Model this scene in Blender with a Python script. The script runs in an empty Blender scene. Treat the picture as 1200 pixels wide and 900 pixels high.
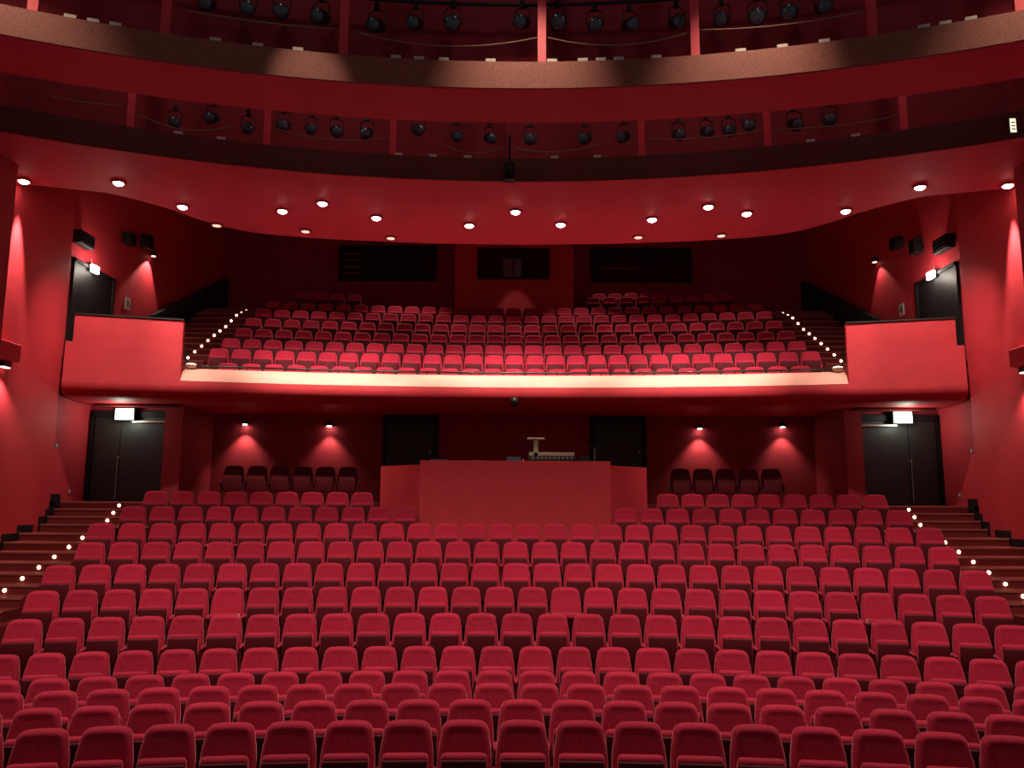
import bpy, math, random
from mathutils import Vector, Matrix

random.seed(7)
S = bpy.context.scene
COL = S.collection
R = math.radians

# ------------------------------------------------------------------ camera
F = 930.0
CZ = 2.95
PITCH, ROLL, YAW = R(8.26), R(0.31), R(0.15)
_f = Vector((0, math.cos(PITCH), math.sin(PITCH)))
_r0 = Vector((1, 0, 0))
_u0 = Vector((0, -math.sin(PITCH), math.cos(PITCH)))
_r = _r0 * math.cos(ROLL) + _u0 * math.sin(ROLL)
_u = -_r0 * math.sin(ROLL) + _u0 * math.cos(ROLL)
_Z = Matrix.Rotation(YAW, 3, 'Z')
CF, CR, CU = _Z @ _f, _Z @ _r, _Z @ _u
cam_data = bpy.data.cameras.new('camera')
cam = bpy.data.objects.new('camera', cam_data)
COL.objects.link(cam)
cam_data.sensor_width = 36.0
cam_data.lens = 36.0 * F / 1200.0
cam_data.clip_end = 200
m = Matrix((CR, CU, -CF)).transposed().to_4x4()
m.translation = Vector((0, 0, CZ))
cam.matrix_world = m
S.camera = cam

# ------------------------------------------------------------------ world, exposure
world = bpy.data.worlds.new('ambient_fill')
S.world = world
world.use_nodes = True
world.node_tree.nodes['Background'].inputs[0].default_value = (0.56, 0.50, 0.50, 1)
world.node_tree.nodes['Background'].inputs[1].default_value = 0.12  # even ambient fill, added to lift the dim ceiling and shadows
S.view_settings.view_transform = 'Standard'
S.view_settings.look = 'None'
S.view_settings.gamma = 1.0
S.view_settings.use_curve_mapping = False
S.view_settings.exposure = 0.12

WARM = (1.0, 0.84, 0.70)


def spot(name, loc, target, watts, angle, blend=0.6, size=0.12, color=WARM, parent=None):
    d = bpy.data.lights.new(name, 'SPOT')
    d.energy = watts
    d.spot_size = R(angle)
    d.spot_blend = blend
    d.shadow_soft_size = size
    d.color = color
    o = bpy.data.objects.new(name, d)
    COL.objects.link(o)
    o.location = loc
    v = Vector(target) - Vector(loc)
    o.rotation_euler = v.to_track_quat('-Z', 'Y').to_euler()
    if parent is not None:
        o.parent = parent
        o.matrix_parent_inverse = parent.matrix_world.inverted()
    return o


def point(name, loc, watts, size=0.05, color=WARM):
    d = bpy.data.lights.new(name, 'POINT')
    d.energy = watts
    d.shadow_soft_size = size
    d.color = color
    o = bpy.data.objects.new(name, d)
    COL.objects.link(o)
    o.location = loc
    return o


# house lights hung high above the front of the stalls (above the frame)
for hx in (-8.4, -5.6, -2.8, 0.0, 2.8, 5.6, 8.4):
    spot('house_light', (hx, 8.9, 9.35), (hx, 11.9, 0.6), 780, 98, 0.9, 0.2)
# lights in the upper ceiling over the balcony rows, hidden above the canopy
for bx_, by_, w_, a_ in ((-6.2, 22.6, 400, 62), (-3.4, 24.2, 460, 60), (-0.9, 23.0, 460, 60), (2.0, 24.0, 460, 60), (4.3, 22.8, 440, 60), (6.6, 23.2, 300, 56), (-4.6, 26.3, 70, 50), (3.4, 26.6, 110, 60)):
    spot('balcony_light', (bx_, by_, 12.4), (bx_ * .98, by_ - .5, 7.5), w_, a_, 0.6, 0.08)
spot('balcony_light', (0.0, 24.4, 12.4), (0.05, 26.35, 8.6), 90, 26, 0.5, 0.05)
# small spots that pick out the brown fascia of the nearer lighting bridge
for tx, ty, tz, w in ((-3.05, 10.95, 8.95, 260), (0.15, 11.2, 9.25, 420), (3.4, 10.9, 9.15, 420), (-7.0, 9.8, 9.3, 380), (7.2, 9.8, 9.3, 380)):
    spot('fascia_light', (tx, ty - 2.2, 11.6), (tx, ty, tz), w, 52 if abs(tx) != 3.05 else 24, 1.0 if abs(tx) != 3.05 else .9, 0.05, (1.0, 0.74, 0.55))


# ------------------------------------------------------------------ helpers
def at(px, py, Y):
    d = CF + CR * ((px - 600) / F) + CU * ((450 - py) / F)
    p = d * (Y / d.y)
    return Vector((p.x, p.y, p.z + CZ))


def at_x(px, py, X):
    d = CF + CR * ((px - 600) / F) + CU * ((450 - py) / F)
    p = d * (X / d.x)
    return Vector((p.x, p.y, p.z + CZ))


def project(p):
    q = Vector(p) - Vector((0, 0, CZ))
    z = q.dot(CF)
    return 600 + F * q.dot(CR) / z, 450 - F * q.dot(CU) / z


ARC = -16.0          # centre of all seat rows and of the balcony


def ap(rad, phi, z, c=ARC):
    return Vector((rad * math.sin(phi), c + rad * math.cos(phi), z))


def arc_phi(px, rad, z, c=ARC):
    lo, hi = -0.6, 0.6
    for _ in range(40):
        mid = (lo + hi) / 2
        if project(ap(rad, mid, z, c))[0] < px:
            lo = mid
        else:
            hi = mid
    return (lo + hi) / 2


class MB:
    def __init__(self):
        self.v, self.f, self.m = [], [], []
        self.slot = 0

    def face(self, idx):
        self.f.append(tuple(idx))
        self.m.append(self.slot)

    def add(self, pts):
        n = len(self.v)
        self.v += [tuple(p) for p in pts]
        return n

    def box(self, x0, x1, y0, y1, z0, z1, rot=None, loc=None):
        pts = [Vector((x, y, z)) for x in (x0, x1) for y in (y0, y1) for z in (z0, z1)]
        if rot is not None:
            pts = [rot @ p for p in pts]
        if loc is not None:
            pts = [p + Vector(loc) for p in pts]
        n = self.add(pts)
        for q in ((0, 1, 3, 2), (4, 6, 7, 5), (0, 4, 5, 1), (2, 3, 7, 6), (0, 2, 6, 4), (1, 5, 7, 3)):
            self.face([n + i for i in q])
        return self

    def hexa(self, a, b):
        """prism between two equal closed rings"""
        k = len(a)
        n = self.add(list(a) + list(b))
        for i in range(k):
            j = (i + 1) % k
            self.face((n + i, n + j, n + k + j, n + k + i))
        self.face([n + i for i in range(k)][::-1])
        self.face([n + k + i for i in range(k)])
        return self

    def sweep(self, prof, p0, p1, n=24, c=ARC):
        """closed (r,z) profile swept along an arc"""
        k = len(prof)
        base = len(self.v)
        for i in range(n + 1):
            ph = p0 + (p1 - p0) * i / n
            self.add([ap(r, ph, z, c) for r, z in prof])
        for i in range(n):
            for j in range(k):
                a = base + i * k + j
                b = base + i * k + (j + 1) % k
                self.face((a, b, b + k, a + k))
        self.face([base + j for j in range(k)][::-1])
        self.face([base + n * k + j for j in range(k)])
        return self

    def tube(self, pts, rad, n=8, cap=True):
        pts = [Vector(p) for p in pts]
        base = len(self.v)
        up = Vector((0, 0, 1))
        for i, p in enumerate(pts):
            t = (pts[min(i + 1, len(pts) - 1)] - pts[max(i - 1, 0)]).normalized()
            s = t.cross(up)
            if s.length < 1e-3:
                s = Vector((1, 0, 0))
            s.normalize()
            w = s.cross(t)
            rr = rad[i] if isinstance(rad, (list, tuple)) else rad
            self.add([p + (s * math.cos(2 * math.pi * j / n) + w * math.sin(2 * math.pi * j / n)) * rr for j in range(n)])
        for i in range(len(pts) - 1):
            for j in range(n):
                a = base + i * n + j
                b = base + i * n + (j + 1) % n
                self.face((a, b, b + n, a + n))
        if cap:
            self.face([base + j for j in range(n)][::-1])
            e = base + (len(pts) - 1) * n
            self.face([e + j for j in range(n)])
        return self

    def lathe(self, prof, n=16):
        """(r,z) rings about z, capped where r is 0"""
        base = len(self.v)
        for r, z in prof:
            self.add([(r * math.cos(2 * math.pi * j / n), r * math.sin(2 * math.pi * j / n), z) for j in range(n)])
        for i in range(len(prof) - 1):
            for j in range(n):
                a = base + i * n + j
                b = base + i * n + (j + 1) % n
                self.face((a, b, b + n, a + n))
        self.face([base + j for j in range(n)][::-1])
        e = base + (len(prof) - 1) * n
        self.face([e + j for j in range(n)])
        return self

    def mesh(self, name, mats, smooth=False):
        me = bpy.data.meshes.new(name)
        me.from_pydata(self.v, [], self.f)
        for x in (mats if isinstance(mats, (list, tuple)) else [mats]):
            me.materials.append(x)
        me.polygons.foreach_set('material_index', self.m)
        me.polygons.foreach_set('use_smooth', [smooth] * len(self.f))
        me.update()
        import bmesh
        bm = bmesh.new()
        bm.from_mesh(me)
        bmesh.ops.recalc_face_normals(bm, faces=bm.faces)
        bm.to_mesh(me)
        bm.free()
        return me

    def build(self, name, mats, parent=None, smooth=False, bevel=0.0, loc=None, rot=None):
        o = link(name, self.mesh(name, mats, smooth), parent, loc, rot)
        if bevel:
            b = o.modifiers.new('bevel', 'BEVEL')
            b.width = bevel
            b.segments = 2
            b.limit_method = 'ANGLE'
        return o


def link(name, data, parent=None, loc=None, rot=None):
    o = bpy.data.objects.new(name, data)
    COL.objects.link(o)
    if loc is not None:
        o.location = loc
    if rot is not None:
        o.rotation_euler = rot
    if parent is not None:
        o.parent = parent
    return o


def tag(o, label=None, cat=None, group=None, kind=None):
    if label:
        o['label'] = label
    if cat:
        o['category'] = cat
    if group:
        o['group'] = group
    if kind:
        o['kind'] = kind
    return o


def thing(name, label, cat, loc=(0, 0, 0), rotz=0.0, group=None, kind=None):
    o = bpy.data.objects.new(name, None)
    o.empty_display_size = 0.1
    COL.objects.link(o)
    o.location = loc
    o.rotation_euler = (0, 0, rotz)
    return tag(o, label, cat, group, kind)


def copy_tree(o, parent=None):
    c = o.copy()
    COL.objects.link(c)
    c.parent = parent
    for ch in o.children:
        copy_tree(ch, c)
    return c


# ------------------------------------------------------------------ materials
def mat(name, col, rough=0.7, var=0.12, scale=30.0, bump=0.0, metal=0.0, sheen=0.0, sheen_tint=(1, 0.36, 0.42), rand=0.0, spec=0.3, emit=None, estr=0.0):
    mt = bpy.data.materials.new(name)
    mt.use_nodes = True
    nt = mt.node_tree
    b = nt.nodes['Principled BSDF']
    b.inputs['Roughness'].default_value = rough
    b.inputs['Metallic'].default_value = metal
    b.inputs['Specular IOR Level'].default_value = spec
    if sheen:
        b.inputs['Sheen Weight'].default_value = sheen
        b.inputs['Sheen Roughness'].default_value = 0.35
        b.inputs['Sheen Tint'].default_value = (*sheen_tint, 1)
    tc = nt.nodes.new('ShaderNodeTexCoord')
    nz = nt.nodes.new('ShaderNodeTexNoise')
    nz.inputs['Scale'].default_value = scale
    nz.inputs['Detail'].default_value = 4
    nt.links.new(tc.outputs['Object'], nz.inputs['Vector'])
    ramp = nt.nodes.new('ShaderNodeValToRGB')
    ramp.color_ramp.elements[0].position = 0.3
    ramp.color_ramp.elements[1].position = 0.7
    ramp.color_ramp.elements[0].color = (*[c * (1 - var) for c in col], 1)
    ramp.color_ramp.elements[1].color = (*[min(1, c * (1 + var)) for c in col], 1)
    nt.links.new(nz.outputs['Fac'], ramp.inputs['Fac'])
    out = ramp.outputs['Color']
    if rand:
        oi = nt.nodes.new('ShaderNodeObjectInfo')
        mr = nt.nodes.new('ShaderNodeMapRange')
        mr.inputs['To Min'].default_value = 1 - rand
        mr.inputs['To Max'].default_value = 1 + rand
        nt.links.new(oi.outputs['Random'], mr.inputs['Value'])
        hv = nt.nodes.new('ShaderNodeHueSaturation')
        nt.links.new(mr.outputs['Result'], hv.inputs['Value'])
        nt.links.new(out, hv.inputs['Color'])
        out = hv.outputs['Color']
    nt.links.new(out, b.inputs['Base Color'])
    if bump:
        bp = nt.nodes.new('ShaderNodeBump')
        bp.inputs['Strength'].default_value = bump
        bp.inputs['Distance'].default_value = 0.01
        nt.links.new(nz.outputs['Fac'], bp.inputs['Height'])
        nt.links.new(bp.outputs['Normal'], b.inputs['Normal'])
    if emit:
        b.inputs['Emission Color'].default_value = (*emit, 1)
        b.inputs['Emission Strength'].default_value = estr
    return mt


M = {}
M['velvet'] = mat('red_velvet', (0.42, 0.015, 0.045), 0.75, 0.22, 45, 0.15, sheen=1.0, rand=0.12, spec=0.15)
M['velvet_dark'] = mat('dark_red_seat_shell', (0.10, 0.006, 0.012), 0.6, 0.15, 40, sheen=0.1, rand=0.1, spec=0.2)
M['maroon'] = mat('shade_darkened_velvet', (0.10, 0.006, 0.012), 0.8, 0.15, 45, sheen=0.3, spec=0.15)  # darker seat velvet, shade under the balcony put into its colour
M['frame_red'] = mat('seat_frame_maroon', (0.11, 0.005, 0.010), 0.6, 0.1, 20, spec=0.2)
M['wall'] = mat('red_painted_wall', (0.58, 0.040, 0.055), 0.62, 0.06, 3.0, 0.03, spec=0.25)
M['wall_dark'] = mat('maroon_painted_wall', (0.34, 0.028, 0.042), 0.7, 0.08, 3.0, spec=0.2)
M['ceiling'] = mat('red_painted_ceiling', (0.58, 0.065, 0.125), 0.65, 0.05, 2.0, spec=0.2)
M['balcony'] = mat('overlit_red_ledge', (0.90, 0.45, 0.36), 0.5, 0.04, 2.0, spec=0.3)  # red ledge paint made paler, the glare of strong light put into its colour
M['brown'] = mat('brown_textured_fascia', (0.30, 0.088, 0.060), 0.55, 0.35, 55, 0.25, spec=0.35)
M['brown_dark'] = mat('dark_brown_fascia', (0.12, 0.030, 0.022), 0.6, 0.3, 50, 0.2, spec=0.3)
M['carpet'] = mat('dark_red_carpet', (0.13, 0.012, 0.014), 0.95, 0.3, 80, 0.3, spec=0.1)
M['step'] = mat('step_carpet', (0.16, 0.020, 0.020), 0.9, 0.25, 60, 0.2, spec=0.1)
M['nosing'] = mat('step_nosing_wood', (0.28, 0.07, 0.055), 0.5, 0.15, 20, spec=0.3)
M['black'] = mat('black_paint', (0.012, 0.010, 0.010), 0.55, 0.2, 20, spec=0.3)
M['door'] = mat('black_door_leaf', (0.030, 0.030, 0.028), 0.45, 0.15, 6, spec=0.4)
M['metal'] = mat('brushed_metal', (0.45, 0.42, 0.38), 0.35, 0.1, 40, metal=0.9)
M['dark_metal'] = mat('dark_metal', (0.03, 0.028, 0.03), 0.4, 0.15, 30, metal=0.4)
M['rail'] = mat('black_rail', (0.015, 0.012, 0.012), 0.25, 0.1, 30, metal=0.3, spec=0.5)
M['glass'] = mat('dark_window_glass', (0.010, 0.008, 0.009), 0.08, 0.1, 5, spec=0.5)
M['lens'] = mat('blue_grey_lens', (0.10, 0.13, 0.17), 0.15, 0.2, 8, spec=0.6)
M['white'] = mat('white_plastic', (0.62, 0.56, 0.50), 0.5, 0.05, 20)
M['grey'] = mat('grey_panel', (0.16, 0.15, 0.15), 0.6, 0.15, 12)
M['beige'] = mat('beige_plastic', (0.50, 0.40, 0.30), 0.5, 0.08, 20)
M['blue'] = mat('dark_blue_plastic', (0.03, 0.03, 0.09), 0.4, 0.1, 20)
M['rope'] = mat('pale_rope', (0.32, 0.20, 0.15), 0.8, 0.15, 60)
M['pillar'] = mat('red_gloss_post', (0.75, 0.05, 0.085), 0.45, 0.05, 6, spec=0.35)
M['lamp'] = mat('lamp_glow', (1, 0.9, 0.8), 0.5, 0.0, emit=(1.0, 0.86, 0.72), estr=26)
M['lamp_soft'] = mat('lamp_glow_soft', (1, 0.9, 0.8), 0.5, 0.0, emit=(1.0, 0.80, 0.62), estr=3)
M['lamp_dim'] = mat('lamp_glow_dim', (1, 0.9, 0.8), 0.5, 0.0, emit=(1.0, 0.72, 0.55), estr=0.9)
M['step_lamp'] = mat('step_lamp_glow', (1, 0.85, 0.6), 0.5, 0.0, emit=(1.0, 0.74, 0.48), estr=10)
M['flood'] = mat('flood_glow', (1, 1, 0.95), 0.5, 0.0, emit=(1.0, 0.92, 0.84), estr=22)
M['exit'] = mat('exit_sign_glow', (0.9, 1, 0.9), 0.5, 0.0, emit=(0.82, 1.0, 0.84), estr=1.4)
M['exit_mark'] = mat('exit_sign_mark', (0.5, 0.8, 0.6), 0.5, 0.0, emit=(0.55, 0.85, 0.62), estr=0.8)

ORD = ['first', 'second', 'third', 'fourth', 'fifth', 'sixth', 'seventh', 'eighth', 'ninth', 'tenth', 'eleventh', 'twelfth', 'thirteenth', 'fourteenth',
       'fifteenth', 'sixteenth', 'seventeenth', 'eighteenth', 'nineteenth', 'twentieth']


def place(i, n):
    """how the i-th of n reads from its nearer end"""
    if n % 2 and i == n // 2:
        return 'middle one'
    if i < n / 2:
        return 'leftmost' if i == 0 else ORD[i] + ' from left'
    k = n - 1 - i
    return 'rightmost' if k == 0 else ORD[k] + ' from right'


# ================================================================== STRUCTURE
XW, XB = 10.2, 10.5           # side wall planes, front and rear
# stalls rows: radius, floor height
SY = [8.0 + .93 * i for i in range(12)]
SF = [-0.03, -0.063, -0.10, -0.146, -0.004, 0.321, 0.62, 0.937, 1.263, 1.572, 1.888, 2.205]
SR = [y - ARC for y in SY]
BY = [20.15 + .86 * i for i in range(9)]
BF = [5.383, 5.892, 6.333, 6.805, 7.301, 7.794, 8.252, 8.818, 9.171]
BR = [y - ARC for y in BY]
LAND = 2.85


def half(rad, x):
    return math.asin(min(0.99, x / rad))


floor = tag(MB().box(-11.5, 11.5, 5.0, 22.2, -0.6, -0.35).build('floor', M['carpet']),
            'dark red carpeted raked floor under the stalls seats', 'floor', kind='structure')
MB().box(-11.0, 11.0, 5.2, 7.6, -0.35, SF[0]).build('tier', M['carpet'], floor)
for i in range(12):
    r0 = SR[i] - 0.62
    r1 = SR[i] + 0.31
    a = half(r0, 8.27)
    MB().sweep([(r0, -0.36), (r1, -0.36), (r1, SF[i]), (r0, SF[i])], -a, a, 28).build('tier', M['carpet'], floor)
rl = SR[11] + 0.31
a = half(rl, 8.27)
MB().sweep([(rl, 1.0), (rl + .46, 1.0), (rl + .46, 2.53), (rl, 2.53)], -a, a, 28).build('tier', M['carpet'], floor)
for s in (-1, 1):
    x0, x1 = sorted((s * 8.2, s * (XB + .1)))
    MB().box(x0, x1, 18.0, 22.2, 1.0, LAND).build('landing', M['carpet'], floor)
    MB().box(x0, x1, 5.2, 11.0, -0.35, SF[4]).build('aisle', M['carpet'], floor)
a = half(rl + .46, 8.27)
MB().sweep([(rl + .46, 1.0), (rl + 3.6, 1.0), (rl + 3.6, LAND), (rl + .46, LAND)], -a, a, 28).build('landing', M['carpet'], floor)

# side walls: a lit front length and a rear length that runs on past the balcony
CEIL = 9.30
ceil_back = [(0, 19.3), (2.2, 19.22), (4.3, 18.98), (5.6, 18.72), (6.5, 18.4), (7.2, 17.75), (7.7, 16.85), (8.5, 16.0), (10.3, 15.45), (11.0, 15.35)]


def ceil_rear(x):
    x = abs(x)
    for (a0, b0), (a1, b1) in zip(ceil_back, ceil_back[1:]):
        if x <= a1:
            return b0 + (b1 - b0) * (x - a0) / (a1 - a0)
    return ceil_back[-1][1]


for s, side in ((-1, 'left'), (1, 'right')):
    x0, x1 = sorted((s * XW, s * (XW + 0.3)))
    w = tag(MB().box(x0, x1, 5.0, 17.65, -0.4, 10.3).build('wall_' + side, M['wall'], bevel=0.04),
            f'tall smooth red side wall along the {side} stalls stairs', 'wall', kind='structure')
    x0, x1 = sorted((s * XB, s * (XB + 0.3)))
    MB().box(x0, x1, 17.5, 27.8, 1.0, 12.9).build('rear_wall_length', M['wall'], w)
    # pier at the bridge end
    x0, x1 = sorted((s * 9.63, s * 10.3))
    MB().box(x0, x1, 13.2, 14.6, 5.6, 12.5).build('pier', M['wall_dark'], w)
    # ledge below the grazed strip
    x0, x1 = sorted((s * 9.95, s * 10.25))
    MB().box(x0, x1, 13.0, 15.75, 5.62, 5.98).build('ledge', M['wall'], w, bevel=0.02)

wall_back = MB()
DY = 19.5
pL0, pL1 = at(195, 500, DY).x, at(216, 500, DY).x
pR0, pR1 = at(988, 500, DY).x, at(1008, 500, DY).x
wall_back.box(-11, 11, 21.4, 21.6, 2.0, 5.3)
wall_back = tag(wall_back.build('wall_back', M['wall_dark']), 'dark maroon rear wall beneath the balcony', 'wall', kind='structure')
for x0, x1 in ((pL0, pL1), (pR0, pR1)):
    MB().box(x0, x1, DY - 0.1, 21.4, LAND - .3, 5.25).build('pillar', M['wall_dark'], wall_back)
for x0, x1 in ((-XB - .05, pL0), (pR1, XB + .05)):
    MB().box(x0, x1, DY + .06, DY + .2, LAND + 2.18, 5.25).build('lintel', M['wall_dark'], wall_back)
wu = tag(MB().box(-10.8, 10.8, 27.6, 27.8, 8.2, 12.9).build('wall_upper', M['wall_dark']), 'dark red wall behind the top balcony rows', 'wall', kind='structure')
PBY = 26.35
bx0, bx1 = at(533, 320, PBY).x, at(672, 320, PBY).x
MB().box(bx0, bx1, PBY, 27.6, 8.1, 12.4).build('projection_room', M['wall'], wu)

# flat canopy ceiling in front of the balcony: front edge on the arc of the farther bridge, curved rear edge
mb = MB()
NX = 64
for z in (CEIL, CEIL + .2):
    for i in range(NX + 1):
        x = -10.6 + 21.2 * i / NX
        xx = max(-9.6, min(9.6, x))
        mb.add([(x, -5 + math.sqrt(20.25 ** 2 - xx * xx), z), (x, ceil_rear(x), z)])
K = 2 * (NX + 1)
for i in range(NX):
    a = 2 * i
    mb.face((a, a + 1, a + 3, a + 2))
    mb.face((K + a, K + a + 2, K + a + 3, K + a + 1))
    mb.face((a, a + 2, K + a + 2, K + a))
    mb.face((a + 1, K + a + 1, K + a + 3, a + 3))
ceiling = mb.build('ceiling', M['ceiling'])
MB().box(-10.8, 10.8, 17.4, 27.7, 12.6, 12.8).build('upper_ceiling', M['wall_dark'], ceiling)
tag(ceiling, 'flat red canopy ceiling with round downlights in front of the balcony', 'ceiling', kind='structure')
# dark void roof above the bridges
MB().box(-11.5, 11.5, 6.0, 18.0, 12.6, 12.8).build('void_roof', M['black'], ceiling)

# ------------------------------------------------------------------ balcony
balcony = thing('balcony', 'curved balcony with a brightly lit sloping front edge', 'balcony', kind='structure')
PB = 0.2225
nose = [(34.955, 5.61), (34.925, 5.51), (34.925, 5.42), (34.96, 5.33), (35.05, 5.26), (35.2, 5.21), (35.4, 5.2)]
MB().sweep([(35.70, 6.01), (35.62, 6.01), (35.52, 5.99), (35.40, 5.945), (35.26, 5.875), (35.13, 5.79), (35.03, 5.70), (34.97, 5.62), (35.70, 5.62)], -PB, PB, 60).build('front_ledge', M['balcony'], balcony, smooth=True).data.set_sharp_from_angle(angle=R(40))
MB().sweep(nose + [(38.6, 5.2), (38.6, 5.3), (35.70, 5.3), (35.70, 5.61)], -PB, PB, 60).build('front_nose', M['wall'], balcony, smooth=True).data.set_sharp_from_angle(angle=R(40))
ZT = at(215, 376, 18.15).z
for s, side in ((-1, 'left'), (1, 'right')):
    bp0, bp1 = s * PB, s * half(35.1, 10.12)
    ZS = 6.42
    mb = MB().sweep([(35.15, ZS), (34.98, ZS)] + nose + [(38.6, 5.2), (38.6, 5.3), (35.15, 5.3)], min(bp0, bp1), max(bp0, bp1), 16)
    bp1 = s * half(35.1, 9.98)
    mb.sweep([(35.15, ZT), (34.98, ZT), (34.98, ZS), (35.15, ZS)], min(bp0, bp1), max(bp0, bp1), 16)
    box_o = mb.build('balcony_box', M['wall'], smooth=True)
    box_o.data.set_sharp_from_angle(angle=R(40))
    tag(box_o, f'plain red parapet box at the {side} end of the balcony', 'theatre box', group='side boxes', kind='structure')
    MB().sweep([(35.19, ZT), (34.94, ZT), (34.94, ZT + .035), (35.19, ZT + .035)], min(bp0, bp1), max(bp0, bp1), 16).build('cap_rail', M['black'], box_o)
    MB().sweep([(35.25, 5.95), (37.2, 5.95), (37.2, 6.1), (35.25, 6.1)], min(s * half(36, 8.6), s * half(36, XB)), max(s * half(36, 8.6), s * half(36, XB)), 8).build('box_floor', M['carpet'], box_o)
for i in range(9):
    r0 = BR[i] - 0.5
    r1 = BR[i] + 0.36 if i < 8 else 43.6
    if i == 0:
        r0 = 35.70
    a = half(r0, 8.31)
    MB().sweep([(r0, max(5.25, BF[i] - .7)), (r1, max(5.25, BF[i] - .7)), (r1, BF[i]), (r0, BF[i])], -a, a, 28).build('tier', M['carpet'], balcony)

# ------------------------------------------------------------------ lighting bridges
RED = M['ceiling']


def bridge(label, c, rf, zf0, zf1, xmax, depth, cols, cw, zcol, fm, back_r):
    b = thing('lighting_bridge', label, 'lighting bridge', kind='structure')
    a = math.asin(xmax / rf)
    MB().sweep([(rf, zf0), (rf + .12, zf0), (rf + .12, zf1), (rf, zf1)], -a, a, 48, c).build('fascia', fm, b)
    MB().sweep([(rf + .02, zf0 - .012), (rf + depth, zf0 - .012), (rf + depth, zf0 + .1), (rf + .02, zf0 + .1)], -a, a, 48, c).build('soffit', RED, b)
    MB().sweep([(back_r, zf0 + .1), (back_r + .08, zf0 + .1), (back_r + .08, 12.6), (back_r, 12.6)], -a, a, 32, c).build('back_wall', M['wall_dark'], b)
    for (px, dark) in cols:
        w = cw * (0.45 if dark else 1)
        ph = arc_phi(px, rf + .25, zf1, c)
        p = ap(rf + .25, ph, 0, c)
        MB().box(-w / 2, w / 2, -w / 2, w / 2, zf1 - .1, zcol).build('column', M['wall_dark'] if dark else M['pillar'], b, loc=(p.x, p.y, 0), rot=(0, 0, -ph))
    return b


C1, R1 = -7.0, 18.23
C2, R2 = -5.0, 20.2
bridge('nearer lighting bridge with brown fascia catching pools of light', C1, R1, 9.10, 9.53, 9.2, 1.10,
       [(38, 0), (193, 0), (402, 0), (635, 0), (815, 0), (1023, 0), (1196, 0)], 0.13, 12.6, M['brown'], R1 + 1.05)
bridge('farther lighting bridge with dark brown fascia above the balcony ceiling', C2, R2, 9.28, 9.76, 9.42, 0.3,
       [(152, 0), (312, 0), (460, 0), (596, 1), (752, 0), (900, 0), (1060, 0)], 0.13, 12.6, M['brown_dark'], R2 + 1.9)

# ================================================================== SEATS
def outline(k=5):
    """half outline of a backrest, bottom to top, (x, z)"""
    pts = [(0.250, 0.30), (0.258, 0.46), (0.256, 0.57), (0.245, 0.67), (0.230, 0.745)]
    cx, cz, rad = 0.130, 0.785, 0.092
    for i in range(k + 1):
        t = R(12) + R(76) * i / k
        pts.append((cx + rad * math.cos(t), cz + rad * math.sin(t)))
    pts.append((0.06, 0.883))
    return pts


def ring_of(inset):
    h = outline()
    full = [(-x, z) for x, z in h] + [(x, z) for x, z in reversed(h)]
    full = full[::-1]
    n = len(full)
    out = []
    for i in range(n):
        p0 = Vector(full[i - 1])
        p1 = Vector(full[(i + 1) % n])
        t = (p1 - p0).normalized()
        nrm = Vector((-t.y, t.x))
        c = Vector((0, 0.6)) - Vector(full[i])
        if nrm.dot(c) < 0:
            nrm = -nrm
        q = Vector(full[i]) + nrm * inset
        out.append((q.x, q.y))
    return out


def recline(z):
    return (z - 0.88) * 0.20


def backrest_mesh():
    mb = MB()
    rings = [(0.095, -0.050), (0.065, -0.053), (0.042, -0.057), (0.022, -0.050), (0.007, -0.032), (0.0, -0.004), (0.0, 0.02), (0.012, 0.040), (0.04, 0.052)]
    n = None
    for inset, y in rings:
        pts = ring_of(inset)
        n = len(pts)
        mb.add([(x, y + recline(z), z) for x, z in pts])
    for i in range(len(rings) - 1):
        for j in range(n):
            a = i * n + j
            b = i * n + (j + 1) % n
            mb.face((a, b, b + n, a + n))
    mb.face([j for j in range(n)])
    mb.face([(len(rings) - 1) * n + j for j in range(n)][::-1])
    return mb.mesh('backrest', M['velvet'], True)


def cushion_mesh(w, t, h, r, name, mt):
    """rounded slab w (x) by t (y) by h (z), base centre at origin"""
    mb = MB()
    prof = [(r * .9, 0.0), (r * .25, r * .3), (0, r), (0, h - r), (r * .25, h - r * .3), (r * .9, h)]
    # rings in z; each a rounded rectangle in xy
    for ins, z in prof:
        hw, ht = w / 2 - ins, t / 2 - ins * .8
        rr = min(r, ht * .7)
        pts = []
        for cx, cy, a0 in ((hw - rr, ht - rr, 0), (-hw + rr, ht - rr, 90), (-hw + rr, -ht + rr, 180), (hw - rr, -ht + rr, 270)):
            for q in range(3):
                an = R(a0 + 45 * q)
                pts.append((cx + rr * math.cos(an), cy + rr * math.sin(an), z))
        mb.add(pts)
    n = 12
    for i in range(len(prof) - 1):
        for j in range(n):
            a = i * n + j
            b = i * n + (j + 1) % n
            mb.face((a, b, b + n, a + n))
    mb.face(list(range(n))[::-1])
    mb.face([(len(prof) - 1) * n + j for j in range(n)])
    return mb.mesh(name, mt, True)


ME_BACK = backrest_mesh()
ME_PAN = cushion_mesh(0.425, 0.10, 0.40, 0.04, 'seat', M['velvet'])
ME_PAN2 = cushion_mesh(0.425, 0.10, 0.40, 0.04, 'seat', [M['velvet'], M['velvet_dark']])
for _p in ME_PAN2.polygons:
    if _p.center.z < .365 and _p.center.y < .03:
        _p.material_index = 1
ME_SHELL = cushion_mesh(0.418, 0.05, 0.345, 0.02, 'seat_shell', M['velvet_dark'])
_arm = MB()
_arm.tube([(0, -.30, .445), (0, -.29, .448), (0, -.18, .455), (0, -.07, .46), (0, -.06, .46)], [.010, .022, .024, .024, .015], 8)
ME_ARM = _arm.mesh('armrest', M['velvet'], True)
_sd = MB().box(-.016, .016, -.26, -.06, 0.0, .44)
ME_SIDE = _sd.mesh('side_panel', M['frame_red'])


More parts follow.
